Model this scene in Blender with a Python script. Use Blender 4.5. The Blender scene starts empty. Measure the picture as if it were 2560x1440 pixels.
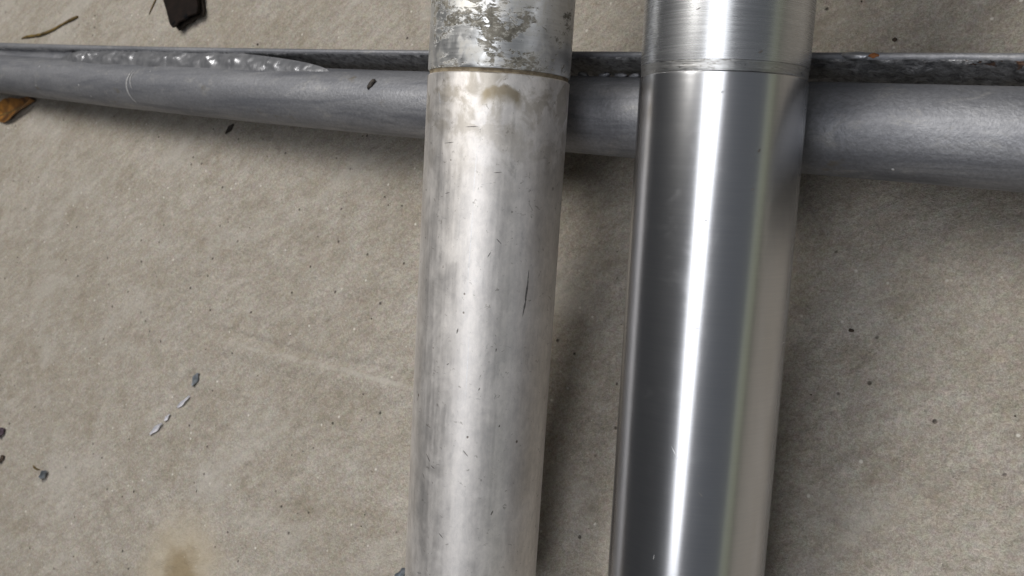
import bpy, bmesh, math, random
import numpy as np
from mathutils import Matrix, Vector

SC = bpy.context.scene
COL = SC.collection
random.seed(11)

# ------------------------------------------------------------------ camera
CAM_ROT = ((0.825431, -0.122611, 0.551026), (0.206315, 0.974122, -0.092302), (-0.52545, 0.189874, 0.829368))
cam_data = bpy.data.cameras.new('camera')
cam_data.sensor_width = 36.0
cam_data.lens = 29.953
cam_data.clip_start = 0.01
cam_data.clip_end = 60.0
cam_data.dof.use_dof = True
cam_data.dof.focus_distance = 0.31
cam_data.dof.aperture_fstop = 26.0
cam = bpy.data.objects.new('camera', cam_data)
COL.objects.link(cam)
cam.matrix_world = Matrix.Translation((0, 0, 0.33511)) @ Matrix(CAM_ROT).to_4x4()
SC.camera = cam

# ------------------------------------------------------------------ light
world = bpy.data.worlds.new('World')
SC.world = world
world.use_nodes = True
bg = world.node_tree.nodes['Background']
bg.inputs['Color'].default_value = (0.92, 0.95, 1.0, 1)
bg.inputs['Strength'].default_value = 0.042


def area_lamp(name, loc, target, sx, sy, power, color, roll=0.0):
    d = bpy.data.lights.new(name, 'AREA')
    d.shape = 'RECTANGLE'
    d.size, d.size_y = sx, sy
    d.energy = power
    d.color = color
    o = bpy.data.objects.new(name, d)
    COL.objects.link(o)
    o.location = loc
    q = (Vector(target) - Vector(loc)).to_track_quat('-Z', 'Y')
    o.rotation_euler = (q.to_matrix() @ Matrix.Rotation(roll, 3, 'Z')).to_euler()
    return o


# a long opening overhead, its far end lower; soft daylight from beyond the pipe; open side to the right
area_lamp('overhead_strip_lamp', (0.020, -0.55, 1.05), (0.020, -0.944, 0.131), 0.34, 1.52, 5.4, (0.97, 0.98, 1.0))
area_lamp('key_lamp', (-0.82, 0.66, 1.76), (-0.26, 0.05, 0.0), 0.95, 0.95, 33.0, (1.0, 0.965, 0.905))
area_lamp('side_lamp', (1.7, -0.35, 1.25), (-0.1, 0.0, 0.05), 3.6, 2.2, 2.3, (0.84, 0.90, 1.0))
area_lamp('horizon_lamp', (2.0, -0.3, 0.24), (0.0, -0.1, 0.05), 4.0, 0.42, 1.35, (0.95, 1.0, 0.66))  # added low lamp for the greenish horizon line reflected in the polished tube

SC.view_settings.view_transform = 'Standard'
SC.view_settings.look = 'None'
SC.view_settings.exposure = 0.0
SC.view_settings.gamma = 1.0
SC.view_settings.use_curve_mapping = False


# ------------------------------------------------------------------ node helper
class NT:
    def __init__(self, name):
        self.m = bpy.data.materials.new(name)
        self.m.use_nodes = True
        self.t = self.m.node_tree
        self.t.nodes.clear()
        self.out = self.n('ShaderNodeOutputMaterial')
        self.b = self.n('ShaderNodeBsdfPrincipled')
        self.l(self.b.outputs[0], self.out.inputs[0])
        self.co = self.n('ShaderNodeTexCoord').outputs['Object']

    def n(self, t, **k):
        nd = self.t.nodes.new(t)
        for a, v in k.items():
            setattr(nd, a, v)
        return nd

    def l(self, a, b):
        self.t.links.new(a, b)

    def put(self, sock, v):
        if isinstance(v, bpy.types.NodeSocket):
            self.l(v, sock)
        else:
            if sock.type == 'RGBA' and len(v) == 3:
                v = (*v, 1)
            sock.default_value = v

    def math(self, op, a, b=None, c=None, clamp=False):
        nd = self.n('ShaderNodeMath', operation=op, use_clamp=clamp)
        for i, v in enumerate((a, b, c)):
            if v is not None:
                self.put(nd.inputs[i], v)
        return nd.outputs[0]

    def mapping(self, scale=(1, 1, 1), rot=(0, 0, 0), loc=(0, 0, 0), vec=None):
        nd = self.n('ShaderNodeMapping')
        self.l(vec or self.co, nd.inputs[0])
        nd.inputs['Scale'].default_value = scale
        nd.inputs['Rotation'].default_value = rot
        nd.inputs['Location'].default_value = loc
        return nd.outputs[0]

    def noise(self, vec, scale, detail=3.0, rough=0.55, dist=0.0):
        nd = self.n('ShaderNodeTexNoise')
        self.l(vec, nd.inputs['Vector'])
        nd.inputs['Scale'].default_value = scale
        nd.inputs['Detail'].default_value = detail
        nd.inputs['Roughness'].default_value = rough
        nd.inputs['Distortion'].default_value = dist
        return nd.outputs['Fac']

    def voronoi(self, vec, scale, feature='F1', out='Distance', rnd=1.0):
        nd = self.n('ShaderNodeTexVoronoi', feature=feature)
        self.l(vec, nd.inputs['Vector'])
        nd.inputs['Scale'].default_value = scale
        nd.inputs['Randomness'].default_value = rnd
        return nd.outputs[out]

    def ramp(self, v, lo, hi, a=0.0, b=1.0):
        nd = self.n('ShaderNodeMapRange', interpolation_type='SMOOTHSTEP')
        self.put(nd.inputs['Value'], v)
        nd.inputs['From Min'].default_value = lo
        nd.inputs['From Max'].default_value = hi
        nd.inputs['To Min'].default_value = a
        nd.inputs['To Max'].default_value = b
        return nd.outputs[0]

    def mix(self, f, a, b, mode='MIX'):
        nd = self.n('ShaderNodeMix', data_type='RGBA', blend_type=mode)
        self.put(nd.inputs[0], f)
        self.put(nd.inputs[6], a)
        self.put(nd.inputs[7], b)
        return nd.outputs[2]

    def fmix(self, f, a, b):
        nd = self.n('ShaderNodeMix', data_type='FLOAT')
        self.put(nd.inputs[0], f)
        self.put(nd.inputs[2], a)
        self.put(nd.inputs[3], b)
        return nd.outputs[0]

    def sep(self, vec=None):
        nd = self.n('ShaderNodeSeparateXYZ')
        self.l(vec or self.co, nd.inputs[0])
        return nd.outputs

    def bump(self, h, strength, dist, prev=None):
        nd = self.n('ShaderNodeBump')
        self.l(h, nd.inputs['Height'])
        nd.inputs['Strength'].default_value = strength
        nd.inputs['Distance'].default_value = dist
        if prev is not None:
            self.l(prev, nd.inputs['Normal'])
        return nd.outputs[0]

    def set(self, **k):
        names = dict(color='Base Color', metal='Metallic', rough='Roughness', normal='Normal', aniso='Anisotropic',
                     tangent='Tangent', spec='Specular IOR Level', coat='Coat Weight', ior='IOR',
                     trans='Subsurface Weight')
        for a, v in k.items():
            self.put(self.b.inputs[names[a]], v)
        return self.m


def second_lobe(N, color, rough, normal, fac):
    b2 = N.n('ShaderNodeBsdfPrincipled')
    N.put(b2.inputs['Base Color'], color)
    N.put(b2.inputs['Metallic'], 1.0)
    N.put(b2.inputs['Roughness'], rough)
    N.put(b2.inputs['Normal'], normal)
    mx = N.n('ShaderNodeMixShader')
    N.put(mx.inputs[0], fac)
    N.l(N.b.outputs[0], mx.inputs[1])
    N.l(b2.outputs[0], mx.inputs[2])
    N.l(mx.outputs[0], N.out.inputs[0])


# ------------------------------------------------------------------ materials
def mat_concrete():
    N = NT('trowelled_concrete')
    ang = math.radians(-33)
    turned = N.mapping(rot=(0, 0, ang))
    st = N.mapping(scale=(0.36, 1, 1), vec=turned)
    x, y, z = N.sep()
    big = N.noise(N.co, 9.0, 4, 0.6)
    mid = N.noise(N.co, 38.0, 5, 0.65, 0.4)
    streak = N.noise(st, 330.0, 4, 0.6)
    streak2 = N.noise(st, 90.0, 4, 0.6)
    fine = N.noise(N.co, 620.0, 3, 0.7)
    grain = N.noise(N.co, 1350.0, 3, 0.75)
    c = N.mix(N.ramp(big, 0.30, 0.70), (0.372, 0.342, 0.298), (0.448, 0.418, 0.378))
    c = N.mix(N.ramp(mid, 0.45, 0.72, 0, 0.55), c, (0.480, 0.455, 0.425))
    c = N.mix(N.ramp(mid, 0.47, 0.29, 0, 0.65), c, (0.300, 0.265, 0.215))
    c = N.mix(N.ramp(streak2, 0.35, 0.65, 0.0, 0.30), c, (0.355, 0.318, 0.265))
    c = N.mix(1.0, c, N.mix(N.ramp(streak, 0.28, 0.72), (0.92, 0.915, 0.91), (1.06, 1.06, 1.06)), 'MULTIPLY')  # light and dark tone stands in for faint relief shading
    c = N.mix(1.0, c, N.mix(N.ramp(fine, 0.28, 0.72), (0.83, 0.825, 0.82), (1.14, 1.14, 1.14)), 'MULTIPLY')
    c = N.mix(1.0, c, N.mix(N.ramp(grain, 0.25, 0.75), (0.80, 0.79, 0.78), (1.18, 1.185, 1.19)), 'MULTIPLY')
    dustg = N.noise(N.mapping(loc=(3, 1, 0)), 2500.0, 2, 0.7)
    c = N.mix(1.0, c, N.mix(N.ramp(dustg, 0.30, 0.70), (0.83, 0.825, 0.815), (1.15, 1.15, 1.15)), 'MULTIPLY')
    # mixed warm and cool sand grains
    tint = N.n('ShaderNodeTexNoise')
    N.l(N.co, tint.inputs['Vector'])
    tint.inputs['Scale'].default_value = 420.0
    tint.inputs['Detail'].default_value = 2.0
    c = N.mix(0.09, c, tint.outputs['Color'], 'OVERLAY')
    pat = N.noise(N.mapping(scale=(0.6, 1, 1), vec=turned), 190.0, 5, 0.65, 0.5)
    c = N.mix(1.0, c, N.mix(N.ramp(pat, 0.28, 0.72), (0.89, 0.88, 0.865), (1.08, 1.08, 1.08)), 'MULTIPLY')
    soil = N.noise(N.mapping(scale=(0.6, 1, 1), loc=(5, 3, 0), vec=turned), 75.0, 6, 0.72, 0.8)
    c = N.mix(N.ramp(soil, 0.55, 0.74, 0, 0.42), c, (0.245, 0.205, 0.15))
    # small open pinholes, more of them where the surface is worn
    cell = N.voronoi(N.co, 300.0)
    cc = N.voronoi(N.co, 300.0, out='Color')
    rare = N.sep(cc)
    worn = N.ramp(N.noise(N.co, 14.0, 2), 0.40, 0.70, 0.992, 0.93)
    pin = N.math('MULTIPLY', N.math('GREATER_THAN', rare[0], worn), N.ramp(cell, 0.30, 0.10))
    c = N.mix(N.math('MULTIPLY', pin, 0.75), c, (0.035, 0.028, 0.022))
    glint = N.math('MULTIPLY', N.math('GREATER_THAN', rare[1], 0.965), N.ramp(cell, 0.28, 0.12))
    c = N.mix(N.math('MULTIPLY', glint, 0.7), c, (0.80, 0.77, 0.72))  # tiny sparkles painted in as pale dots
    # rusty water stain beside a shallow spall
    sx, sy = N.math('SUBTRACT', x, -0.4060), N.math('SUBTRACT', y, -0.1570)
    wob = N.math('MULTIPLY', N.math('SUBTRACT', N.noise(N.co, 70.0, 3), 0.5), 0.022)
    dd = N.math('SQRT', N.math('ADD', N.math('MULTIPLY', sx, sx), N.math('MULTIPLY', sy, sy)))
    dd = N.math('ADD', dd, wob)
    c = N.mix(N.ramp(dd, 0.050, 0.016, 0, 0.75), c, (0.50, 0.435, 0.335))
    c = N.mix(N.ramp(dd, 0.024, 0.006, 0, 0.75), c, (0.27, 0.205, 0.115))
    # pale line left by the trowel edge
    ly = N.math('ABSOLUTE', N.math('ADD', N.math('SUBTRACT', y, -0.0195), N.math('MULTIPLY', N.math('SUBTRACT', N.noise(N.co, 45.0, 3), 0.5), 0.006)))
    span = N.math('MULTIPLY', N.ramp(x, -0.45, -0.40), N.ramp(x, -0.225, -0.26))
    c = N.mix(N.math('MULTIPLY', N.math('MULTIPLY', N.ramp(ly, 0.0020, 0.0004), span), N.ramp(mid, 0.40, 0.62, 0.05, 0.45)), c, (0.54, 0.51, 0.47))
    # pale cement smears
    sm = N.noise(N.mapping(scale=(0.5, 1, 1), vec=turned), 24.0, 5, 0.6, 0.6)
    c = N.mix(N.ramp(sm, 0.52, 0.72, 0, 0.45), c, (0.51, 0.485, 0.45))
    h = N.math('ADD', N.math('MULTIPLY', fine, 0.7), N.math('MULTIPLY', streak, 0.55))
    h = N.math('ADD', h, N.math('MULTIPLY', grain, 0.65))
    h = N.math('SUBTRACT', h, N.math('MULTIPLY', pin, 1.0))
    nrm = N.bump(h, 1.0, 0.00105)
    return N.set(color=c, rough=0.86, spec=0.25, normal=nrm)


def angle_of(N, x, y):
    return N.math('ARCTAN2', x, N.math('MULTIPLY', y, -1.0))


def mat_polished():
    N = NT('polished_aluminium')
    x, y, z = N.sep()
    ring = N.noise(N.mapping(scale=(0.02, 0.02, 1)), 2600.0, 2, 0.6)
    smear = N.noise(N.mapping(scale=(1, 1, 0.12)), 60.0, 3, 0.6)
    wipe = N.noise(N.mapping(scale=(0.5, 0.5, 1), loc=(3, 3, 3)), 140.0, 5, 0.7, 1.0)
    c = N.mix(N.ramp(ring, 0.3, 0.7), (0.545, 0.552, 0.575), (0.575, 0.58, 0.60))
    ro = N.math('ADD', N.ramp(ring, 0.25, 0.75, 0.18, 0.195), N.math('ADD', N.ramp(smear, 0.35, 0.7, 0.0, 0.03), N.ramp(wipe, 0.52, 0.72, 0.0, 0.06)))
    tan = N.n('ShaderNodeTangent', direction_type='RADIAL', axis='Z').outputs[0]
    wave = N.noise(N.mapping(scale=(1, 1, 0.35), loc=(1, 6, 2)), 45.0, 2, 0.5)
    nrm = N.bump(wave, 0.25, 0.00035, N.bump(ring, 0.05, 0.00002))
    second_lobe(N, c, 0.33, nrm, 0.26)
    return N.set(color=c, metal=1.0, rough=ro, aniso=0.0, tangent=tan, normal=nrm)


def mat_brushed():
    N = NT('turned_aluminium')
    ring = N.noise(N.mapping(scale=(0.012, 0.012, 1)), 3600.0, 3, 0.6)
    arc = N.noise(N.mapping(scale=(0.25, 0.25, 1)), 420.0, 4, 0.65)
    c = N.mix(N.ramp(ring, 0.3, 0.7), (0.50, 0.51, 0.53), (0.60, 0.61, 0.63))
    c = N.mix(N.ramp(arc, 0.55, 0.8, 0, 0.35), c, (0.36, 0.36, 0.36))
    ro = N.ramp(ring, 0.2, 0.8, 0.22, 0.30)
    tan = N.n('ShaderNodeTangent', direction_type='RADIAL', axis='Z').outputs[0]
    nrm = N.bump(N.math('ADD', ring, N.math('MULTIPLY', arc, 0.35)), 0.14, 0.00002)
    second_lobe(N, c, 0.45, nrm, 0.25)
    return N.set(color=c, metal=1.0, rough=ro, aniso=0.0, tangent=tan, normal=nrm)


def mat_scored():
    N = NT('scored_aluminium')
    ring = N.noise(N.mapping(scale=(0.05, 0.05, 1)), 1900.0, 4, 0.75)
    arc = N.noise(N.mapping(scale=(0.35, 0.35, 1)), 700.0, 4, 0.7)
    c = N.mix(N.ramp(ring, 0.35, 0.65), (0.40, 0.40, 0.40), (0.56, 0.565, 0.57))
    c = N.mix(N.ramp(arc, 0.54, 0.70, 0, 0.75), c, (0.16, 0.145, 0.125))
    nrm = N.bump(N.math('ADD', ring, arc), 0.6, 0.00012)
    return N.set(color=c, metal=1.0, rough=N.ramp(arc, 0.3, 0.7, 0.26, 0.42), normal=nrm)


def mat_oxidised():
    N = NT('oxidised_aluminium')
    x, y, z = N.sep()
    a = angle_of(N, x, y)
    axial = N.noise(N.mapping(scale=(1, 1, 0.035)), 700.0, 4, 0.65)
    axial2 = N.noise(N.mapping(scale=(1, 1, 0.09)), 160.0, 4, 0.6)
    blot = N.noise(N.mapping(scale=(1, 1, 0.75)), 75.0, 6, 0.68, 0.7)
    blot2 = N.noise(N.mapping(scale=(1, 1, 0.7), loc=(3, 1, 2)), 210.0, 5, 0.7, 0.5)
    dirt = N.noise(N.mapping(loc=(5, 2, 7), scale=(1, 1, 1.1)), 430.0, 4, 0.6, 0.8)
    c = N.mix(N.ramp(axial, 0.3, 0.7), (0.735, 0.71, 0.695), (0.81, 0.785, 0.77))
    c = N.mix(N.ramp(blot, 0.42, 0.66, 0, 0.75), c, (0.86, 0.835, 0.82))
    c = N.mix(N.ramp(blot, 0.46, 0.28, 0, 0.5), c, (0.64, 0.63, 0.63))
    c = N.mix(N.ramp(axial2, 0.54, 0.76, 0, 0.25), c, (0.60, 0.60, 0.615))
    c = N.mix(N.ramp(blot2, 0.60, 0.72, 0, 0.4), c, (0.50, 0.49, 0.485))
    c = N.mix(N.ramp(dirt, 0.64, 0.70, 0, 0.6), c, (0.30, 0.275, 0.255))
    cloud = N.noise(N.mapping(loc=(9, 4, 1), scale=(1, 1, 0.6)), 330.0, 6, 0.75, 0.3)
    c = N.mix(1.0, c, N.mix(N.ramp(cloud, 0.28, 0.72), (0.85, 0.85, 0.855), (1.05, 1.045, 1.04)), 'MULTIPLY')
    lines = N.noise(N.mapping(loc=(2, 4, 6), scale=(0.16, 0.16, 1)), 520.0, 3, 0.6, 1.2)
    gate = N.ramp(N.noise(N.mapping(loc=(6, 1, 4)), 110.0, 3), 0.50, 0.62)
    c = N.mix(N.math('MULTIPLY', N.ramp(lines, 0.66, 0.72, 0, 0.6), gate), c, (0.33, 0.33, 0.34))
    # dirtier towards the seam, with a brown tide mark under it
    v = N.math('SUBTRACT', 0.0305, z)
    near = N.ramp(v, 0.05, 0.0)
    tan_n = N.noise(N.mapping(loc=(1, 8, 3)), 120.0, 4, 0.65, 0.4)
    c = N.mix(N.math('MULTIPLY', near, N.ramp(tan_n, 0.42, 0.62, 0, 0.6)), c, (0.34, 0.30, 0.235))
    u = N.math('MULTIPLY', N.math('SUBTRACT', a, 0.66), 0.027)
    q = N.math('ADD', v, N.math('MULTIPLY', N.math('MULTIPLY', u, u), -65.0))
    q = N.math('ADD', q, N.math('MULTIPLY', N.math('SUBTRACT', blot2, 0.5), 0.004))
    band = N.math('MULTIPLY', N.ramp(q, 0.0025, 0.0042), N.ramp(q, 0.0105, 0.0058))
    wide = N.ramp(N.math('ABSOLUTE', u), 0.0088, 0.0055)
    c = N.mix(N.math('MULTIPLY', N.math('MULTIPLY', band, wide), 0.8), c, (0.29, 0.235, 0.145))
    # brown specks
    cell = N.voronoi(N.mapping(scale=(1, 1, 0.8)), 240.0)
    cr = N.sep(N.voronoi(N.mapping(scale=(1, 1, 0.8)), 240.0, out='Color'))
    spk = N.math('MULTIPLY', N.math('GREATER_THAN', cr[0], 0.95), N.ramp(cell, 0.16, 0.08))
    c = N.mix(N.math('MULTIPLY', spk, 0.85), c, (0.10, 0.07, 0.05))
    ro = N.math('ADD', N.ramp(blot, 0.3, 0.7, 0.45, 0.56), N.ramp(axial, 0.3, 0.7, -0.03, 0.04))
    h = N.math('ADD', N.math('MULTIPLY', axial, 0.6), N.math('MULTIPLY', blot2, 0.8))
    h = N.math('SUBTRACT', h, N.math('MULTIPLY', spk, 1.5))
    return N.set(color=c, metal=0.88, rough=ro, spec=0.4, normal=N.bump(h, 0.35, 0.00010))


def mat_corroded():
    N = NT('corroded_aluminium')
    x, y, z = N.sep()
    ring = N.noise(N.mapping(scale=(0.05, 0.05, 1)), 1100.0, 3, 0.65)
    patch = N.noise(N.mapping(scale=(1, 1, 1.35), loc=(0.7, 0.2, 0.55)), 62.0, 3, 0.55, 0.9)
    crumb = N.noise(N.mapping(scale=(0.55, 0.55, 1.25)), 520.0, 6, 0.78, 0.6)
    soft = N.noise(N.mapping(loc=(2, 5, 1)), 130.0, 5, 0.65, 0.6)
    m = N.math('ADD', N.math('MULTIPLY', patch, 1.05), N.math('MULTIPLY', N.math('SUBTRACT', crumb, 0.5), 0.95))
    a = angle_of(N, x, y)

    def spot(a0, sa, z0, sz, k):
        p = N.math('DIVIDE', N.math('SUBTRACT', a, a0), sa)
        q = N.math('DIVIDE', N.math('SUBTRACT', z, z0), sz)
        e = N.math('ADD', N.math('MULTIPLY', p, p), N.math('MULTIPLY', q, q))
        return N.math('MULTIPLY', N.math('EXPONENT', N.math('MULTIPLY', e, -1.0)), k)
    m = N.math('ADD', m, spot(0.70, 0.34, 0.0475, 0.0055, 0.12))
    m = N.math('ADD', m, spot(0.95, 0.30, 0.0365, 0.0030, 0.10))
    m = N.math('ADD', m, spot(0.20, 0.20, 0.0470, 0.0040, 0.10))
    pit = N.ramp(m, 0.588, 0.655)
    c = N.mix(N.ramp(ring, 0.3, 0.7), (0.72, 0.73, 0.74), (0.84, 0.845, 0.85))
    c = N.mix(N.ramp(soft, 0.46, 0.64, 0, 0.75), c, (0.56, 0.545, 0.51))
    scum = N.mix(N.ramp(soft, 0.35, 0.65), (0.115, 0.108, 0.090), (0.31, 0.29, 0.25))
    grit = N.noise(N.mapping(scale=(0.7, 0.7, 1.2), loc=(4, 4, 4)), 900.0, 4, 0.7)
    scum = N.mix(N.ramp(grit, 0.52, 0.66, 0, 0.7), scum, (0.55, 0.54, 0.50))
    c = N.mix(N.ramp(grit, 0.62, 0.68, 0, 0.75), c, (0.22, 0.21, 0.18))
    c = N.mix(1.0, c, N.mix(N.ramp(soft, 0.3, 0.7), (0.80, 0.80, 0.80), (1.08, 1.08, 1.08)), 'MULTIPLY')
    c = N.mix(pit, c, scum)
    ro = N.fmix(pit, N.math('ADD', N.ramp(ring, 0.3, 0.7, 0.28, 0.36), N.ramp(soft, 0.42, 0.62, 0.0, 0.22)), 0.60)
    me = N.fmix(pit, 0.85, 0.35)
    h = N.math('ADD', N.math('MULTIPLY', ring, 0.10), N.math('MULTIPLY', pit, N.math('SUBTRACT', crumb, 1.0)))
    return N.set(color=c, metal=me, rough=ro, normal=N.bump(h, 0.75, 0.00022))


def mat_grime():
    N = NT('brown_grime')
    a = N.noise(N.mapping(scale=(0.6, 0.6, 1)), 380.0, 4, 0.7)
    c = N.mix(N.ramp(a, 0.35, 0.65), (0.13, 0.10, 0.065), (0.27, 0.225, 0.155))
    return N.set(color=c, rough=0.75, metal=0.15, normal=N.bump(a, 0.6, 0.0002))


def mat_greypaint():
    N = NT('grey_aluminium_paint')
    peel = N.noise(N.co, 520.0, 3, 0.6)
    peel2 = N.noise(N.co, 1300.0, 2, 0.5)
    runs = N.noise(N.mapping(scale=(0.07, 1, 1)), 190.0, 4, 0.6, 0.3)
    blot = N.noise(N.mapping(scale=(0.35, 1, 1)), 34.0, 5, 0.6, 0.4)
    c = N.mix(N.ramp(blot, 0.35, 0.68), (0.205, 0.211, 0.233), (0.295, 0.300, 0.324))
    dust = N.noise(N.mapping(loc=(7, 7, 1), scale=(0.5, 1, 1)), 150.0, 6, 0.7, 0.5)
    c = N.mix(N.ramp(dust, 0.52, 0.74, 0, 0.45), c, (0.44, 0.43, 0.41))
    c = N.mix(N.ramp(runs, 0.46, 0.70, 0, 0.75), c, (0.155, 0.162, 0.186))
    fleck = N.noise(N.mapping(loc=(3, 9, 2)), 700.0, 4, 0.75)
    c = N.mix(1.0, c, N.mix(N.ramp(fleck, 0.28, 0.72), (0.86, 0.86, 0.86), (1.13, 1.13, 1.13)), 'MULTIPLY')
    scuff = N.noise(N.mapping(loc=(1, 2, 8), scale=(0.25, 1, 1)), 85.0, 5, 0.7, 0.7)
    c = N.mix(N.ramp(scuff, 0.60, 0.74, 0, 0.4), c, (0.42, 0.42, 0.44))
    stain = N.noise(N.mapping(loc=(4, 1, 2), scale=(0.6, 1, 1)), 62.0, 4, 0.6)
    c = N.mix(N.ramp(stain, 0.63, 0.72, 0, 0.55), c, (0.17, 0.14, 0.085))
    cell = N.voronoi(N.co, 200.0)
    cr = N.sep(N.voronoi(N.co, 200.0, out='Color'))
    gl = N.math('MULTIPLY', N.math('GREATER_THAN', cr[0], 0.955), N.ramp(cell, 0.15, 0.06))
    c = N.mix(gl, c, (0.75, 0.76, 0.78))  # glints put into the colour as pale raised dots
    h = N.math('ADD', peel, N.math('MULTIPLY', peel2, 0.45))
    h = N.math('ADD', h, N.math('MULTIPLY', gl, 3.0))
    ro = N.ramp(blot, 0.3, 0.7, 0.64, 0.54)
    return N.set(color=c, metal=0.60, rough=ro, spec=0.35, normal=N.bump(h, 0.50, 0.00045))


def mat_roughpaint():
    N = NT('grey_paint_over_rust')
    x, y, z = N.sep()
    lump = N.noise(N.co, 300.0, 4, 0.7, 0.5)
    lump2 = N.noise(N.co, 900.0, 3, 0.6)
    rust = N.noise(N.mapping(loc=(1, 2, 3)), 210.0, 4, 0.7, 0.6)
    where = N.math('ADD', N.math('ADD', N.ramp(x, 0.095, 0.175, -0.17, 0.02), N.ramp(z, 0.044, 0.053, -0.09, 0.07)), rust)
    c = N.mix(N.ramp(lump, 0.3, 0.7), (0.13, 0.132, 0.14), (0.52, 0.522, 0.54))
    r = N.ramp(where, 0.575, 0.635)
    c = N.mix(N.math('MULTIPLY', r, 0.9), c, N.mix(N.ramp(lump2, 0.4, 0.6), (0.060, 0.026, 0.012), (0.16, 0.068, 0.025)))
    h = N.math('SUBTRACT', N.math('ADD', lump, N.math('MULTIPLY', lump2, 0.4)), N.math('MULTIPLY', r, 0.8))
    return N.set(color=c, metal=N.fmix(r, 0.55, 0.0), rough=N.fmix(r, 0.45, 0.85), normal=N.bump(h, 1.0, 0.0014))


def mat_weld():
    N = NT('grey_paint_over_weld')
    lump = N.noise(N.co, 150.0, 3, 0.5, 0.6)
    c = N.mix(N.ramp(lump, 0.3, 0.7), (0.27, 0.276, 0.30), (0.40, 0.405, 0.43))
    return N.set(color=c, metal=0.66, rough=0.30, normal=N.bump(lump, 0.5, 0.0010))


def mat_simple(name, c1, c2, scale, rough, metal=0.0, stretch=(1, 1, 1), bump=0.4, bd=0.0004, spec=0.35):
    N = NT(name)
    a = N.noise(N.mapping(scale=stretch), scale, 4, 0.6, 0.3)
    c = N.mix(N.ramp(a, 0.3, 0.7), c1, c2)
    return N.set(color=c, rough=rough, metal=metal, spec=spec, normal=N.bump(a, bump, bd))


M = dict(
    concrete=mat_concrete(), polished=mat_polished(), brushed=mat_brushed(), scored=mat_scored(),
    oxidised=mat_oxidised(), corroded=mat_corroded(), grime=mat_grime(), paint=mat_greypaint(),
    rough=mat_roughpaint(), weld=mat_weld(),
    bore=mat_simple('dull_bore_metal', (0.14, 0.14, 0.14), (0.26, 0.26, 0.26), 200, 0.5, 0.8),
    nick=mat_simple('dark_scratch', (0.11, 0.10, 0.10), (0.22, 0.21, 0.205), 900, 0.5, 0.4),
    scar=mat_simple('bright_scrape', (0.62, 0.62, 0.64), (0.80, 0.80, 0.82), 900, 0.35, 0.6),
    strip=mat_simple('dark_brown_plastic', (0.006, 0.004, 0.0035), (0.013, 0.008, 0.0065), 160, 0.8, spec=0.15),
    strip_edge=mat_simple('worn_brown_edge', (0.020, 0.016, 0.013), (0.05, 0.041, 0.033), 260, 0.8, spec=0.2),
    hollow_shade=mat_simple('black_channel_shade', (0.004, 0.004, 0.005), (0.008, 0.008, 0.009), 100, 0.9, spec=0.1),  # black colour for the shade inside the open channels
    twig=mat_simple('dry_stem', (0.055, 0.036, 0.012), (0.19, 0.13, 0.04), 170, 0.7, stretch=(1, 1, 1)),
    leaf=mat_simple('dry_leaf_skin', (0.055, 0.026, 0.012), (0.30, 0.14, 0.03), 120, 0.33, bump=0.6, bd=0.0008, spec=0.6),
    flake=mat_simple('grey_paint_flake', (0.13, 0.15, 0.17), (0.30, 0.32, 0.35), 300, 0.38, 0.55, bump=0.6),
    foil=mat_simple('silver_paint_sliver', (0.55, 0.55, 0.60), (0.75, 0.75, 0.80), 400, 0.40, 0.25, bump=0.5),
    purple=mat_simple('dark_chip_skin', (0.045, 0.028, 0.035), (0.13, 0.10, 0.13), 300, 0.5),
    grit=mat_simple('dark_grit', (0.03, 0.022, 0.018), (0.10, 0.07, 0.05), 500, 0.8),
    sand=mat_simple('pale_grit', (0.48, 0.44, 0.38), (0.66, 0.62, 0.56), 500, 0.6),
    rustchip=mat_simple('orange_rust', (0.14, 0.05, 0.018), (0.30, 0.12, 0.04), 500, 0.85),
    seed=mat_simple('dark_seed_husk', (0.015, 0.013, 0.012), (0.06, 0.048, 0.04), 600, 0.6),
)


# ------------------------------------------------------------------ object helpers
def link_mesh(name, verts, faces, mat, parent=None, smooth=True):
    me = bpy.data.meshes.new(name)
    me.from_pydata([tuple(v) for v in verts], [], faces)
    me.materials.append(mat)
    if smooth:
        me.polygons.foreach_set('use_smooth', [True] * len(me.polygons))
    me.update()
    o = bpy.data.objects.new(name, me)
    COL.objects.link(o)
    if parent is not None:
        o.parent = parent
    return o


def thing(name, label, cat, matrix=None, group=None):
    o = bpy.data.objects.new(name, None)
    o.empty_display_size = 0.01
    COL.objects.link(o)
    if matrix is not None:
        o.matrix_world = matrix
    return tag(o, label, cat, group)


def tag(o, label, cat, group=None):
    o['label'] = label
    o['category'] = cat
    if group:
        o['group'] = group
    return o


def lathe(name, prof, mat, parent, seg=128):
    """prof: (radius, z) pairs, an open profile turned about local z."""
    v, f = [], []
    for r, z in prof:
        for i in range(seg):
            a = 2 * math.pi * i / seg
            v.append((r * math.cos(a), r * math.sin(a), z))
    for j in range(len(prof) - 1):
        for i in range(seg):
            k = (i + 1) % seg
            f.append((j * seg + i, j * seg + k, (j + 1) * seg + k, (j + 1) * seg + i))
    o = link_mesh(name, v, f, mat, parent)
    o.data.set_sharp_from_angle(angle=math.radians(35))
    return o


# ------------------------------------------------------------------ value noise for real relief
RS = np.random.RandomState(5)
TAB = RS.rand(16, 256, 256)


def vn(x, y, k):
    t = TAB[k]
    xi, yi = np.floor(x).astype(int), np.floor(y).astype(int)
    fx, fy = x - xi, y - yi
    fx, fy = fx * fx * (3 - 2 * fx), fy * fy * (3 - 2 * fy)
    a, b = t[xi & 255, yi & 255], t[(xi + 1) & 255, yi & 255]
    c, d = t[xi & 255, (yi + 1) & 255], t[(xi + 1) & 255, (yi + 1) & 255]
    return (a * (1 - fx) + b * fx) * (1 - fy) + (c * (1 - fx) + d * fx) * fy - 0.5


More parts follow.
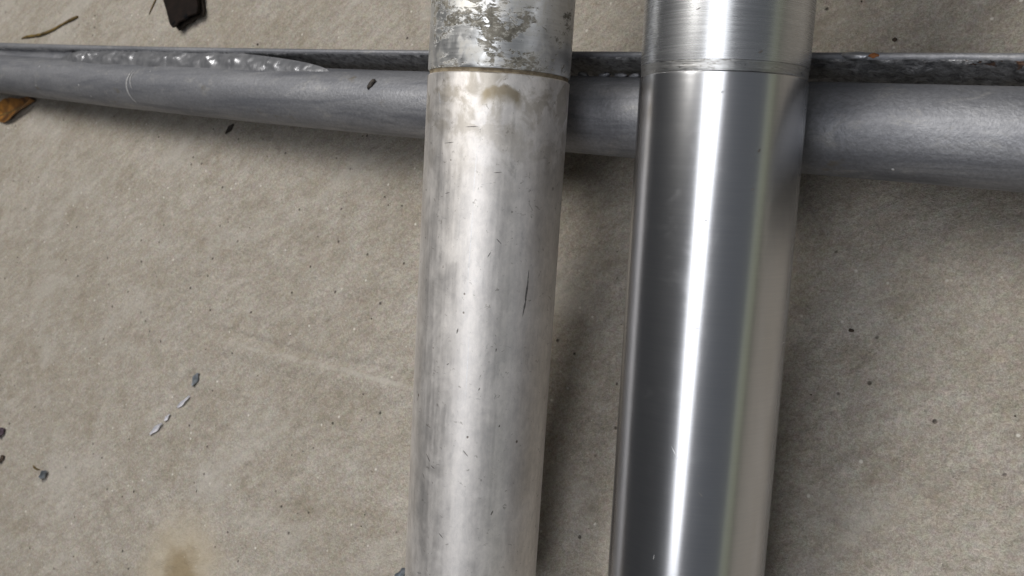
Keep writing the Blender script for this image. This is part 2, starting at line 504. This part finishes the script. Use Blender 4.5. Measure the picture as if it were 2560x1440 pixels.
def floor_height(x, y):
    x, y = np.asarray(x, float), np.asarray(y, float)
    a = math.radians(33)
    u, v = x * math.cos(a) + y * math.sin(a), -x * math.sin(a) + y * math.cos(a)
    h = 0.0007 * vn(x / 0.07 + 9, y / 0.07, 0) + 0.0004 * vn(x / 0.022, y / 0.022 + 5, 1)
    ms = np.clip(0.55 + 1.6 * vn(x / 0.11 + 3, y / 0.11, 2), 0.1, 1.2)
    h += 0.00070 * ms * vn(u / 0.022, v / 0.0042, 3) + 0.00038 * vn(u / 0.010 + 7, v / 0.0026, 4)
    mg = np.clip(0.5 + 2.2 * vn(x / 0.09 + 20, y / 0.09 + 4, 5) - 2.0 * np.clip(y + 0.02, -0.15, 0.1), 0.15, 1.3)
    h += 0.00062 * mg * vn(u / 0.0075, v / 0.0050, 6) + 0.00075 * mg * vn(x / 0.0031, y / 0.0031, 7)
    # trowel ridge
    ry = -0.0188 + -0.00096 * (x + 0.4303) + 0.0025 * vn(x / 0.03, x * 0, 8)
    on = np.clip((x + 0.445) / 0.03, 0, 1) * np.clip((-0.235 - x) / 0.03, 0, 1)
    h += 2.0 * on * (0.0007 * np.exp(-((y - ry + 0.003) / 0.0060) ** 2) - 0.0008 * np.exp(-((y - ry - 0.004) / 0.0026) ** 2))
    return h - 0.0016


def build_floor():
    def axis(lo, hi, step, far):
        mid = list(np.arange(lo, hi, step))
        a, s, left = lo, step, []
        while a > -far:
            s *= 1.35
            a -= s
            left.append(a)
        b, s, right = mid[-1], step, []
        while b < far:
            s *= 1.35
            b += s
            right.append(b)
        return np.array(left[::-1] + mid + right)
    xs, ys = axis(-0.84, 0.03, 0.0011, 6.0), axis(-0.225, 0.24, 0.0011, 6.0)
    X, Y = np.meshgrid(xs, ys)
    Z = floor_height(X, Y)
    n, m = len(xs), len(ys)
    me = bpy.data.meshes.new('concrete_floor')
    co = np.stack([X.ravel(), Y.ravel(), Z.ravel()], 1)
    idx = np.arange(n * m).reshape(m, n)
    q = np.stack([idx[:-1, :-1].ravel(), idx[:-1, 1:].ravel(), idx[1:, 1:].ravel(), idx[1:, :-1].ravel()], 1)
    me.vertices.add(n * m)
    me.vertices.foreach_set('co', co.ravel())
    me.loops.add(q.size)
    me.loops.foreach_set('vertex_index', q.ravel().astype(np.int32))
    me.polygons.add(len(q))
    me.polygons.foreach_set('loop_start', np.arange(0, q.size, 4, dtype=np.int32))
    me.polygons.foreach_set('use_smooth', np.ones(len(q), dtype=bool))
    me.update(calc_edges=True)
    me.materials.append(M['concrete'])
    o = bpy.data.objects.new('concrete_floor', me)
    COL.objects.link(o)
    o['kind'] = 'structure'
    o['label'] = 'beige trowelled concrete floor with pinholes and a rusty stain'
    return o


build_floor()


# ------------------------------------------------------------------ the two fork tubes
def tube_matrix(p0, d):
    zl = Vector(d).normalized()
    xl = (Vector((1, 0, 0)) - zl * zl.x).normalized()
    yl = zl.cross(xl)
    m = Matrix((xl, yl, zl)).transposed().to_4x4()
    m.translation = Vector(p0)
    return m


def slivers(name, spec, mat, parent, r):
    """thin lens-shaped marks lying on a turned surface: (z, angle, length, width, tilt)"""
    v, f = [], []
    for z, a, ln, wd, tilt in spec:
        n = 9
        base = len(v)
        for i in range(n):
            t = i / (n - 1) * 2 - 1
            w = wd * (1 - t * t) ** 0.7 * random.uniform(0.6, 1.1) + 0.00003
            for s in (-1, 1):
                p, q = t * ln / 2, s * w / 2
                along = p * math.cos(tilt) - q * math.sin(tilt)       # along the axis
                across = p * math.sin(tilt) + q * math.cos(tilt)      # around the tube
                aa = a + across / r
                v.append((r * math.sin(aa), -r * math.cos(aa), z + along))
        for i in range(n - 1):
            b = base + 2 * i
            f.append((b, b + 1, b + 3, b + 2))
    o = link_mesh(name, v, f, mat, parent)
    o['kind'] = 'stuff'
    return o


R = 0.027
END, TOP = -0.1735, 0.215

worn = thing('fork_tube', 'dull oxidised metal tube with corroded upper collar and brown grimy groove', 'metal tube',
             tube_matrix((-0.19297, 0.07623, 0.07502), (0.00898, 0.96137, 0.27512)), 'metal tubes leaning on the grey pipe')
J = 0.0312
lathe('lower_sleeve', [(R - 0.0042, END + 0.002), (R - 0.0008, END), (R, END + 0.0008), (R, END + 0.06), (R, -0.05), (R, 0.0),
                       (R, J - 0.0004), (R - 0.0004, J), (R - 0.0015, J)], M['oxidised'], worn)
lathe('grime_groove', [(R - 0.0016, J - 0.0002), (R - 0.0006, J), (R - 0.0008, J + 0.0007), (R - 0.0005, J + 0.0014), (R - 0.0012, J + 0.0015)],
      M['grime'], worn)
lathe('upper_collar', [(R - 0.0016, J + 0.0014), (R - 0.0003, J + 0.0015), (R, J + 0.0022), (R, J + 0.02), (R, J + 0.06), (R, TOP - 0.001),
                       (R - 0.001, TOP), (R - 0.0042, TOP)], M['corroded'], worn)
lathe('bore', [(R - 0.0042, TOP), (R - 0.0042, 0.0), (R - 0.0042, END + 0.002)], M['bore'], worn, 64)
CA = 0.573     # direction of the worn tube's face that looks up and right
slivers('scratches', [(-0.046, CA + 0.62, 0.0085, 0.0010, 0.10), (-0.052, CA + 0.60, 0.0075, 0.0008, 0.16), (-0.041, CA + 0.63, 0.006, 0.0005, 0.05),
                      (-0.108, CA - 0.12, 0.0032, 0.0004, -0.75), (-0.113, CA - 0.72, 0.0035, 0.0004, -0.7), (-0.116, CA - 0.62, 0.0022, 0.0004, -1.2),
                      (-0.121, CA - 0.8, 0.0024, 0.0004, -0.5), (0.006, CA - 0.62, 0.0045, 0.0003, 1.45), (-0.012, CA - 0.60, 0.0022, 0.0003, 1.3),
                      (0.012, CA - 0.28, 0.0050, 0.0003, 1.50), (-0.0035, CA + 0.10, 0.0030, 0.0003, 1.45), (-0.033, CA + 0.05, 0.0024, 0.0003, 0.5),
                      (-0.028, CA + 0.17, 0.0026, 0.0003, -0.8), (-0.062, CA - 0.33, 0.0022, 0.0006, 0.2), (-0.083, CA + 0.02, 0.0012, 0.0005, 0.3),
                      (-0.131, CA + 0.30, 0.0020, 0.0007, 0.4), (-0.142, CA - 0.42, 0.0026, 0.0004, -0.9), (-0.097, CA + 0.33, 0.0011, 0.0005, 0.2),
                      (-0.068, CA + 0.22, 0.0013, 0.0005, 0.1), (-0.075, CA - 0.45, 0.0012, 0.0004, 0.9)],
        M['nick'], worn, R + 0.00003)
slivers('bright_scrapes', [(0.022, CA - 0.85, 0.0052, 0.0007, -0.28), (0.006, CA - 1.10, 0.030, 0.00018, 0.0), (-0.03, CA - 0.21, 0.030, 0.00022, 0.02),
                           (-0.075, CA - 0.16, 0.026, 0.0002, 0.0), (-0.004, CA - 0.20, 0.016, 0.0002, 0.03)], M['scar'], worn, R + 0.00003)

R2 = 0.0266
shiny = thing('fork_tube', 'brightly polished metal tube with mirror streak and turned upper collar', 'metal tube',
              tube_matrix((-0.10361, 0.07393, 0.07441), (-0.00898, 0.96108, 0.27613)), 'metal tubes leaning on the grey pipe')
J2 = 0.0324
lathe('lower_sleeve', [(R2 - 0.0042, END + 0.002), (R2 - 0.0008, END), (R2, END + 0.0008), (R2, END + 0.06), (R2, -0.05), (R2, 0.0), (R2, J2 - 0.0012),
                       (R2 - 0.00006, J2 - 0.0004), (R2 - 0.0004, J2 - 0.0001), (R2 - 0.0015, J2)], M['polished'], shiny)
lathe('scored_groove', [(R2 - 0.0016, J2 - 0.0001), (R2 - 0.00045, J2), (R2 - 0.00030, J2 + 0.0008), (R2 - 0.00034, J2 + 0.0016), (R2 - 0.00022, J2 + 0.0025),
                        (R2 - 0.00020, J2 + 0.0031), (R2 - 0.0012, J2 + 0.0032)], M['scored'], shiny)
lathe('upper_collar', [(R2 - 0.0016, J2 + 0.0031), (R2 - 0.00014, J2 + 0.0032), (R2 - 0.00006, J2 + 0.006), (R2, J2 + 0.02), (R2, J2 + 0.06), (R2, TOP - 0.001),
                       (R2 - 0.001, TOP), (R2 - 0.0042, TOP)], M['brushed'], shiny)
lathe('bore', [(R2 - 0.0042, TOP), (R2 - 0.0042, 0.0), (R2 - 0.0042, END + 0.002)], M['bore'], shiny, 64)
CB = 0.319
slivers('scratches', [(-0.0975, CB + 0.16, 0.0022, 0.00035, -0.8), (-0.012, CB - 0.02, 0.0012, 0.0002, 1.4), (-0.0125, CB - 0.26, 0.0009, 0.0002, 1.3),
                      (-0.045, CB - 0.03, 0.0012, 0.0002, 1.4), (-0.050, CB - 0.27, 0.0009, 0.0002, 1.3), (-0.0915, CB + 0.12, 0.0008, 0.0003, 1.3),
                      (0.0095, CB + 0.52, 0.0013, 0.0008, 0.5), (-0.002, CB + 0.48, 0.0012, 0.0005, 1.2), (0.05, CB - 0.28, 0.0014, 0.0003, 1.2),
                      (0.038, CB + 0.44, 0.0016, 0.0007, 1.0), (0.055, CB - 0.31, 0.0012, 0.0002, 1.4), (0.026, CB + 0.05, 0.001, 0.0003, 1.2)],
        M['nick'], shiny, R2 + 0.00003)
slivers('bright_scrapes', [(-0.0855, CB - 0.17, 0.0050, 0.00025, -0.55), (-0.121, CB - 0.34, 0.0018, 0.0002, 0.1)], M['scar'], shiny, R2 + 0.00003)


# ------------------------------------------------------------------ grey painted pipe with flat bar
frame = thing('painted_pipe', 'grey painted steel pipe welded to a rusty flat bar, under both tubes', 'steel pipe',
              Matrix.Translation((-0.19, 0.109, 0.0)))
FO = Vector((-0.19, 0.109, 0.0))


def lift_at(x):
    """the pipe rises off the floor towards its thick end"""
    return max(0.0, 0.025779 + 0.010066 * x - 0.025448 * x * x)


def pipe_at(x):
    xc = max(-0.98, min(0.30, x))
    return 0.026604 * xc * xc - 0.040081 * xc + 0.100935, 0.016167 + 0.001544 * xc


def build_pipe():
    seg = 72
    xs = np.arange(-0.97, 0.28, 0.006)
    v, f = [], []
    for i, x in enumerate(xs):
        y, r = pipe_at(x)
        for k in range(seg):
            a = 2 * math.pi * k / seg
            rr = r + 0.00010 * float(vn(np.array(x / 0.03), np.array(a * 2.2), 10)) + 0.00025 * float(vn(np.array(x / 0.11), np.array(a * 0.9 + 3), 11))
            v.append((x - FO.x, y + rr * math.cos(a) - FO.y, r + lift_at(x) + rr * math.sin(a)))
    n = len(xs)
    for i in range(n - 1):
        for k in range(seg):
            q = (k + 1) % seg
            f.append((i * seg + k, i * seg + q, (i + 1) * seg + q, (i + 1) * seg + k))
    f.append(tuple(range(seg)))
    f.append(tuple(range((n - 1) * seg, n * seg))[::-1])
    link_mesh('pipe', v, f, M['paint'], frame)


build_pipe()


def bar_at(x):
    xc = max(-0.98, min(0.30, x))
    back = 0.026426 * xc * xc - 0.036429 * xc + 0.124498
    front = 0.019579 * xc * xc - 0.039024 * xc + 0.121565
    return front, max(back, front + 0.0022)


def build_bar():
    """flat bar on edge behind the pipe: a ragged front face and a smooth painted top edge"""
    xs = np.arange(-0.97, 0.28, 0.0014)
    T0 = 0.028
    zf = [0.0002, 0.007, 0.012, 0.016, 0.019, 0.0215, 0.0238, 0.0255, 0.0268]
    vf, ff, vt, ft = [], [], [], []
    nf, nt = len(zf) + 1, 7
    for x in xs:
        fr, bk = bar_at(x)
        ax = np.array(x)
        T = T0 + lift_at(x)
        up = lift_at(x)
        rag = 0.4 + 1.0 * np.clip((x + 0.11) / 0.08, 0, 1)
        gap = 0.0003 * vn(ax / 0.012, ax * 0, 12)
        for z in zf:
            e = 0.0017 * rag * float(vn(ax / 0.0045, np.array(z / 0.0035), 13)) + 0.0007 * rag * float(vn(ax / 0.002, np.array(z / 0.002), 14))
            vf.append((x - FO.x, fr + e + gap - FO.y, z + up))
        edge = 0.0004 * rag * float(vn(ax / 0.003, ax * 0 + 4, 13))
        vf.append((x - FO.x, fr + 0.0003 + edge - FO.y, T - 0.0005))
        wav = 0.00025 * float(vn(ax / 0.015, ax * 0, 15))
        prof = [(fr + 0.0003 + edge, T - 0.0005), (fr + 0.0007 + edge, T), (0.5 * (fr + bk), T + 0.0002 + wav), (bk - 0.0006, T),
                (bk, T - 0.0007), (bk, 0.012 + up), (bk, 0.0002 + up)]
        for py, pz in prof:
            vt.append((x - FO.x, py - FO.y, pz))
    n = len(xs)
    for i in range(n - 1):
        for k in range(nf - 1):
            b = i * nf + k
            ff.append((b, b + nf, b + nf + 1, b + 1))
        for k in range(nt - 1):
            b = i * nt + k
            ft.append((b, b + nt, b + nt + 1, b + 1))
    link_mesh('bar_front_face', vf, ff, M['rough'], frame)['label'] = 'dark pitted rusty face of the flat bar'
    link_mesh('bar_top_edge', vt, ft, M['paint'], frame)


build_bar()


def blob(name, loc, rad, mat, parent, seed, rough=0.25, sub=3, rotz=0.0):
    bm = bmesh.new()
    bmesh.ops.create_icosphere(bm, subdivisions=sub, radius=1.0)
    rnd = random.Random(seed)
    ph = [rnd.uniform(0, 6.28) for _ in range(6)]
    for v in bm.verts:
        p = v.co
        k = 1 + rough * (0.5 * math.sin(3.1 * p.x + ph[0]) * math.cos(2.7 * p.y + ph[1]) + 0.35 * math.sin(5.3 * p.z + 4.1 * p.x + ph[2]) +
                         0.22 * math.sin(8.7 * p.y + 6.3 * p.x + ph[3]))
        v.co = Vector((p.x * rad[0], p.y * rad[1], p.z * rad[2])) * k
    bmesh.ops.rotate(bm, verts=bm.verts, cent=(0, 0, 0), matrix=Matrix.Rotation(rotz, 3, 'Z'))
    me = bpy.data.meshes.new(name)
    bm.to_mesh(me)
    bm.free()
    me.materials.append(mat)
    me.polygons.foreach_set('use_smooth', [True] * len(me.polygons))
    o = bpy.data.objects.new(name, me)
    COL.objects.link(o)
    o.location = loc
    if parent is not None:
        o.parent = parent
    return o


def build_weld():
    """one uneven weld run filling the corner between pipe and bar"""
    v, f = [], []
    xs = np.arange(-0.612, -0.326, 0.0013)
    m = 13
    for k, wx in enumerate(xs):
        py, pr = pipe_at(wx)
        fr, bk = bar_at(wx)
        up = lift_at(wx)
        ax = np.array(wx)
        end = max(0.0, min(1.0, (wx + 0.612) / 0.03, (-0.326 - wx) / 0.09)) ** 0.8
        a0 = 0.98 + 0.10 * float(vn(ax / 0.017, ax * 0 + 2, 3))
        p0 = (py + pr * math.cos(a0), pr + pr * math.sin(a0) - 0.0003)
        p1 = (fr + 0.0008, 0.0262 + 0.0012 * float(vn(ax / 0.02, ax * 0 + 6, 4)))
        p1 = (p0[0] + (p1[0] - p0[0]) * end ** 0.5, p0[1] + (p1[1] - p0[1]) * end)
        for q in range(m):
            t = q / (m - 1)
            rip = 0.0012 * float(vn(ax / 0.0080, np.array(t * 1.4 + 3), 5)) + 0.0007 * float(vn(ax / 0.0034, np.array(t * 3.0), 6))
            crown = math.sin(math.pi * t) * end * (0.0014 + 2.2 * rip) - (1 - end) * 0.0015
            y = p0[0] + (p1[0] - p0[0]) * t
            z = p0[1] + (p1[1] - p0[1]) * t + crown
            v.append((wx - FO.x, y - FO.y, z + up))
        if k:
            for q in range(m - 1):
                b = k * m + q
                f.append((b - m, b, b + 1, b - m + 1))
    link_mesh('weld_bead', v, f, M['weld'], frame)


build_weld()
i = 40
v, f = [], []
for k, fx in enumerate(np.arange(-0.96, -0.595, 0.006)):
    py, pr = pipe_at(fx)
    fr, bk = bar_at(fx)
    up = lift_at(fx)
    sag = 0.0006 * float(vn(np.array(fx / 0.02), np.array(0.3), 9))
    for t, zz in ((0.0, pr + pr * math.sin(0.62)), (0.5, pr + pr * math.sin(0.62) - 0.0008 + sag), (1.0, pr + pr * math.sin(0.62) + 0.0012)):
        ya = py + pr * math.cos(0.62) - 0.0004
        v.append((fx - FO.x, ya + (fr + 0.0006 - ya) * t - FO.y, zz + up))
    if k:
        b = 3 * k
        f += [(b - 3, b, b + 1, b - 2), (b - 2, b + 1, b + 2, b - 1)]
link_mesh('paint_fillet', v, f, M['paint'], frame)
fr, bk = bar_at(-0.066)
blob('rust_chip', (-0.066 - FO.x, 0.5 * (fr + bk) - FO.y, 0.0281 + lift_at(-0.066)), (0.0016, 0.0008, 0.0003), M['rustchip'], frame, 3, 0.4, 2)
fr, bk = bar_at(-0.0715)
blob('weld_spatter', (-0.0715 - FO.x, 0.5 * (fr + bk) - FO.y, 0.0280 + lift_at(-0.0715)), (0.0048, 0.0014, 0.0009), M['weld'], frame, 5, 0.3, 2)
for x in (-0.181, -0.171, -0.163, -0.157):
    py, pr = pipe_at(x)
    blob('weld_spatter', (x - FO.x, py + pr * 0.98 - FO.y, 0.0205 + lift_at(x)), (0.0026, 0.0012, 0.0014), M['paint'], frame, i, 0.4, 2)
    i += 1


def pipe_mark(name, x0, spec, mat):
    """narrow marks on the pipe: (x offset as a function of angle, width)"""
    v, f = [], []
    for a0, a1, off, bow, wd in spec:
        base = len(v)
        n = 22
        for i in range(n):
            t = i / (n - 1)
            a = a0 + (a1 - a0) * t
            xx = x0 + off + bow * (2 * t - 1) ** 2
            y, r = pipe_at(xx)
            w = wd * (0.25 + math.sin(math.pi * t) ** 0.6) * random.uniform(0.7, 1.2)
            for s in (-1, 1):
                v.append((xx + s * w - FO.x, y + (r + 0.00022) * math.cos(a) - FO.y, r + lift_at(xx) + (r + 0.00022) * math.sin(a)))
        for i in range(n - 1):
            b = base + 2 * i
            f.append((b, b + 1, b + 3, b + 2))
    o = link_mesh(name, v, f, mat, frame)
    return o


pipe_mark('ring_scratch', -0.508, [(1.25, 2.65, 0.0, 0.004, 0.0006), (1.30, 2.05, 0.0042, 0.002, 0.0004)], M['scar'])
py, pr = pipe_at(-0.291)
a = 1.35
seed_on_pipe = blob('seed_husk', (-0.291, py + pr * math.cos(a), pr + lift_at(-0.291) + pr * math.sin(a) + 0.0005), (0.0032, 0.0014, 0.0008), M['seed'], None, 77, 0.35, 2, 1.0)
tag(seed_on_pipe, 'tiny dark seed husk lying on top of the grey pipe', 'seed')


# ------------------------------------------------------------------ litter on the floor
def ground(x, y):
    return float(floor_height(np.array(x), np.array(y)))


def stem(name, pts, radii, mat, label, cat, lift=0.0):
    cu = [Vector((p[0], p[1], ground(*p) + r + lift)) for p, r in zip(pts, radii)]
    dense, rad = [], []
    n = len(cu)
    for i in range(n - 1):
        p0, p1, p2, p3 = cu[max(i - 1, 0)], cu[i], cu[i + 1], cu[min(i + 2, n - 1)]
        for s in range(6):
            t = s / 6
            dense.append(0.5 * ((2 * p1) + (p2 - p0) * t + (2 * p0 - 5 * p1 + 4 * p2 - p3) * t * t + (3 * p1 - p0 - 3 * p2 + p3) * t ** 3))
            rad.append(radii[i] * (1 - t) + radii[i + 1] * t)
    dense.append(cu[-1])
    rad.append(radii[-1])
    v, f, seg = [], [], 10
    c = sum(dense, Vector()) / len(dense)
    c.z = min(p.z for p in dense)
    for i, p in enumerate(dense):
        d = (dense[min(i + 1, len(dense) - 1)] - dense[max(i - 1, 0)]).normalized()
        sx = d.cross(Vector((0, 0, 1))).normalized()
        sy = sx.cross(d)
        r = rad[i] * (1 + 0.12 * math.sin(i * 2.3))
        for k in range(seg):
            a = 2 * math.pi * k / seg
            v.append(p + sx * r * math.cos(a) + sy * r * 0.8 * math.sin(a) - c)
    for i in range(len(dense) - 1):
        for k in range(seg):
            q = (k + 1) % seg
            f.append((i * seg + k, i * seg + q, (i + 1) * seg + q, (i + 1) * seg + k))
    f.append(tuple(range(seg)))
    f.append(tuple(range((len(dense) - 1) * seg, len(dense) * seg))[::-1])
    o = link_mesh(name, v, f, mat)
    o.location = c
    return tag(o, label, cat)


stem('dry_twig', [(-0.7580, 0.1846), (-0.7486, 0.1857), (-0.7297, 0.1863), (-0.7124, 0.1889), (-0.6965, 0.1939), (-0.6836, 0.1976), (-0.6773, 0.1992)],
     [0.0004, 0.0011, 0.0012, 0.0011, 0.0009, 0.0012, 0.0009], M['twig'], 'curved brown dry twig on the concrete behind the pipe', 'twig')
stem('grass_stem', [(-0.5822, 0.1960), (-0.5803, 0.2003), (-0.5783, 0.2057), (-0.5760, 0.2133)], [0.0003, 0.00055, 0.0006, 0.0006], M['twig'],
     'thin straight dry stem beside the dark brown strip', 'stem')


def plate(name, outline, z0, z1, mat, parent=None, origin=None, smooth=False):
    bm = bmesh.new()
    o = Vector(origin or (0, 0, 0))
    low = [bm.verts.new((p[0] - o.x, p[1] - o.y, z0 - o.z)) for p in outline]
    fa = bm.faces.new(low)
    r = bmesh.ops.extrude_face_region(bm, geom=[fa])
    for e in r['geom']:
        if isinstance(e, bmesh.types.BMVert):
            e.co.z = z1 - o.z
    bmesh.ops.recalc_face_normals(bm, faces=bm.faces)
    bmesh.ops.bevel(bm, geom=list(bm.edges), offset=0.0004, segments=1, affect='EDGES', clamp_overlap=True)
    me = bpy.data.meshes.new(name)
    bm.to_mesh(me)
    bm.free()
    me.materials.append(mat)
    ob = bpy.data.objects.new(name, me)
    COL.objects.link(ob)
    if parent is not None:
        ob.parent = parent
    return ob


SO = Vector((-0.5350, 0.2074, 0.0))
strip = thing('broken_strip', 'dark brown plastic strip with a ragged end and two hollow channels', 'plastic strip', Matrix.Translation(SO))
outline = [(-0.5569, 0.2020), (-0.5484, 0.1921), (-0.5416, 0.1833), (-0.5372, 0.1803), (-0.5330, 0.1812), (-0.5316, 0.1839), (-0.5279, 0.1849),
           (-0.5247, 0.1858), (-0.5226, 0.1877), (-0.5183, 0.1884), (-0.5138, 0.1892), (-0.5141, 0.1938), (-0.5176, 0.1994), (-0.5386, 0.2449), (-0.5911, 0.2507)]
plate('upper_wall', outline, 0.0050, 0.0066, M['strip'], strip, SO)
plate('lower_wall', [(p[0] + 0.0002, p[1] - (0.0006 if p[1] < 0.137 else 0)) for p in outline], 0.0004, 0.0017, M['strip_edge'], strip, SO)
for a, b in (((-0.5549, 0.2013), (-0.5398, 0.1837)), ((-0.5303, 0.1867), (-0.5370, 0.2013)), ((-0.5175, 0.1917), (-0.5211, 0.2011))):
    d = (Vector(b) - Vector(a)).normalized()
    s = Vector((-d.y, d.x)) * 0.0009
    plate('rib', [Vector(a) + s, Vector(a) - s, Vector(b) - s, Vector(b) + s], 0.0016, 0.0052, M['strip_edge'], strip, SO)
for hx, hy in ((-0.5362, 0.1833), (-0.5248, 0.1879)):
    blob('channel_shade', (hx - SO.x, hy - SO.y, 0.0056), (0.0030, 0.0019, 0.0016), M['hollow_shade'], strip, int(-hx * 1e4), 0.2, 2, 0.5)  # solid black blobs stand in for the shade in the channel ends


def curled(name, c, length, width, ang, mat, label, cat, curl=0.5, thick=0.00035, seed=0, group=None, parent=None, taper=0.6, lift=0.0, nx=10, ny=6):
    """a thin curled flake with real thickness, long axis at `ang`"""
    rnd = random.Random(seed)
    z0 = ground(*c)
    top, bot = [], []
    for i in range(nx):
        t = i / (nx - 1) * 2 - 1
        for j in range(ny):
            s = j / (ny - 1) * 2 - 1
            w = width / 2 * (1 - taper * abs(t) ** 2.2) * (1 + 0.18 * math.sin(5 * t + seed) + rnd.uniform(-0.06, 0.06))
            px, pw = t * length / 2, s * w
            z = curl * width * (0.55 * s * s + 0.18 * t * t) + 0.10 * width * math.sin(3 * t + seed) * s
            X = px * math.cos(ang) - pw * math.sin(ang)
            Y = px * math.sin(ang) + pw * math.cos(ang)
            top.append((X, Y, z + thick + lift))
            bot.append((X, Y, z + lift))
    v = top + bot
    n = nx * ny
    f = []
    for i in range(nx - 1):
        for j in range(ny - 1):
            b = i * ny + j
            f.append((b, b + ny, b + ny + 1, b + 1))
            f.append((n + b, n + b + 1, n + b + ny + 1, n + b + ny))
    rim = [j for j in range(ny)] + [i * ny + ny - 1 for i in range(1, nx)] + [(nx - 1) * ny + j for j in range(ny - 2, -1, -1)] + [i * ny for i in range(nx - 2, 0, -1)]
    for a, b in zip(rim, rim[1:] + rim[:1]):
        f.append((a, b, n + b, n + a))
    o = link_mesh(name, v, f, mat, parent)
    o.data.set_sharp_from_angle(angle=math.radians(50))
    o.location = (c[0], c[1], z0 + 0.0002) if parent is None else (c[0], c[1], lift)
    return tag(o, label, cat, group) if label else o


leaf_c = (-0.7350, 0.1220)
leaf = thing('dry_leaf', 'glossy brown dry leaf lying against the thin end of the grey pipe', 'leaf', Matrix.Translation((*leaf_c, ground(*leaf_c) + 0.0003)))
b = curled('leaf_blade', (0, 0), 0.062, 0.0175, math.radians(14), M['leaf'], None, None, 0.42, 0.0004, 3, None, leaf, 0.95, 0.0, 18, 10)
b.location = (0, 0, 0)
v, f = [], []
for i in range(14):
    t = i / 13 * 2 - 1
    for dx, dz in ((-0.0005, 0.0004), (0.0, 0.0010), (0.0005, 0.0004)):
        a = math.radians(14)
        px = t * 0.030
        v.append((px * math.cos(a) - dx * math.sin(a), px * math.sin(a) + dx * math.cos(a), 0.42 * 0.0175 * 0.18 * t * t + dz))
for i in range(13):
    for k in range(2):
        q = i * 3 + k
        f.append((q, q + 3, q + 4, q + 1))
link_mesh('midrib', v, f, M['twig'], leaf)

curled('paint_flake', (-0.4337, -0.0458), 0.0088, 0.0042, math.radians(72), M['flake'], 'broad blue-grey paint flake at the end of the row of silver slivers', 'paint flake',
       0.35, 0.0004, 1, 'loose paint flakes on the floor')
for n, (p, q, wd) in enumerate((((-0.4632, -0.0856), (-0.4548, -0.0772), 0.0030), ((-0.4531, -0.0750), (-0.4498, -0.0704), 0.0022), ((-0.4441, -0.0649), (-0.4358, -0.0565), 0.0024))):
    P, Q = Vector(p), Vector(q)
    d = Q - P
    lab = ['widest silver paint sliver, at the far end of the row from the broad flake', 'shortest silver paint sliver, in the middle of the row',
           'long thin silver paint sliver, next to the broad blue-grey flake'][n]
    curled('paint_sliver', tuple((P + Q) / 2), d.length * 1.05, wd, math.atan2(d.y, d.x), M['foil'], lab, 'paint sliver', 0.5, 0.0004, 20 + n, 'loose silver paint slivers in a row')
curled('paint_flake', (-0.5640, -0.1355), 0.0088, 0.0050, math.radians(45), M['flake'], 'curled grey paint flake lying alone beside a tiny brown bract', 'paint flake', 0.5, 0.0005, 7,
       'loose paint flakes on the floor')
stem('dry_bract', [(-0.5807, -0.1330), (-0.5780, -0.1338), (-0.5745, -0.1341), (-0.5713, -0.1336)], [0.0003, 0.0007, 0.0006, 0.0002], M['twig'],
     'tiny curved brown bract beside the lone curled grey flake', 'plant bit')
curled('dark_chip', (-0.6286, -0.1208), 0.0085, 0.0055, math.radians(60), M['purple'], 'dark purplish chip with pale edge on the open concrete', 'chip', 0.45, 0.0006, 31)
curled('dark_chip', (-0.6201, -0.1380), 0.0075, 0.0036, math.radians(55), M['grit'], 'small brown chip on the open concrete near the purplish chip', 'chip', 0.4, 0.0006, 37)
curled('paint_flake', (-0.2509, -0.1073), 0.0085, 0.0048, math.radians(65), M['flake'], 'blue-grey paint flake tucked against the dull oxidised tube', 'paint flake', 0.5, 0.0005, 41,
       'loose paint flakes on the floor')
curled('bark_chip', (-0.4596, 0.1115), 0.0085, 0.0030, math.radians(48), M['seed'], 'small dark bark chip on the floor along the pipe', 'bark chip', 0.3, 0.0006, 45)
g = blob('grit_lump', (-0.0720, 0.1563, ground(-0.0720, 0.1563) + 0.0004), (0.0009, 0.0008, 0.0006), M['grit'], None, 51, 0.3, 2)
tag(g, 'black grit lump on the floor behind the flat bar', 'grit')
g = blob('grit_lump', (-0.0694, 0.0404, ground(-0.0694, 0.0404) + 0.0003), (0.0010, 0.0007, 0.0005), M['grit'], None, 52, 0.3, 2)
tag(g, 'brown grit lump on the open floor beside the polished tube', 'grit')


def scatter(name, count, mat, label, rmin, rmax, seed):
    rnd = random.Random(seed)
    v, f = [], []
    ico = bmesh.new()
    bmesh.ops.create_icosphere(ico, subdivisions=1, radius=1.0)
    iv = [p.co.copy() for p in ico.verts]
    fi = [[q.index for q in p.verts] for p in ico.faces]
    ico.free()
    k = 0
    while k < count:
        x, y = rnd.uniform(-0.80, 0.01), rnd.uniform(-0.21, 0.22)
        py, pr = pipe_at(x)
        if py - pr - 0.003 < y < py + pr + 0.02:
            continue
        r = rmin + (rmax - rmin) * rnd.random() ** 3
        z = ground(x, y) + r * 0.25
        sx, sy, sz = (rnd.uniform(0.6, 1.4) for _ in range(3))
        base = len(v)
        v += [(x + p.x * r * sx * rnd.uniform(0.75, 1.2), y + p.y * r * sy * rnd.uniform(0.75, 1.2), z + p.z * r * 0.7 * sz) for p in iv]
        f += [[base + q for q in t] for t in fi]
        k += 1
    o = link_mesh(name, v, f, mat, None, False)
    o['kind'] = 'stuff'
    o['label'] = label
    o['category'] = 'grit'
    return o


scatter('dark_grit', 150, M['grit'], 'scattered specks of dark grit on the concrete', 0.00018, 0.00050, 8)
scatter('pale_sand', 450, M['sand'], 'scattered pale sand grains on the concrete', 0.00015, 0.0004, 9)
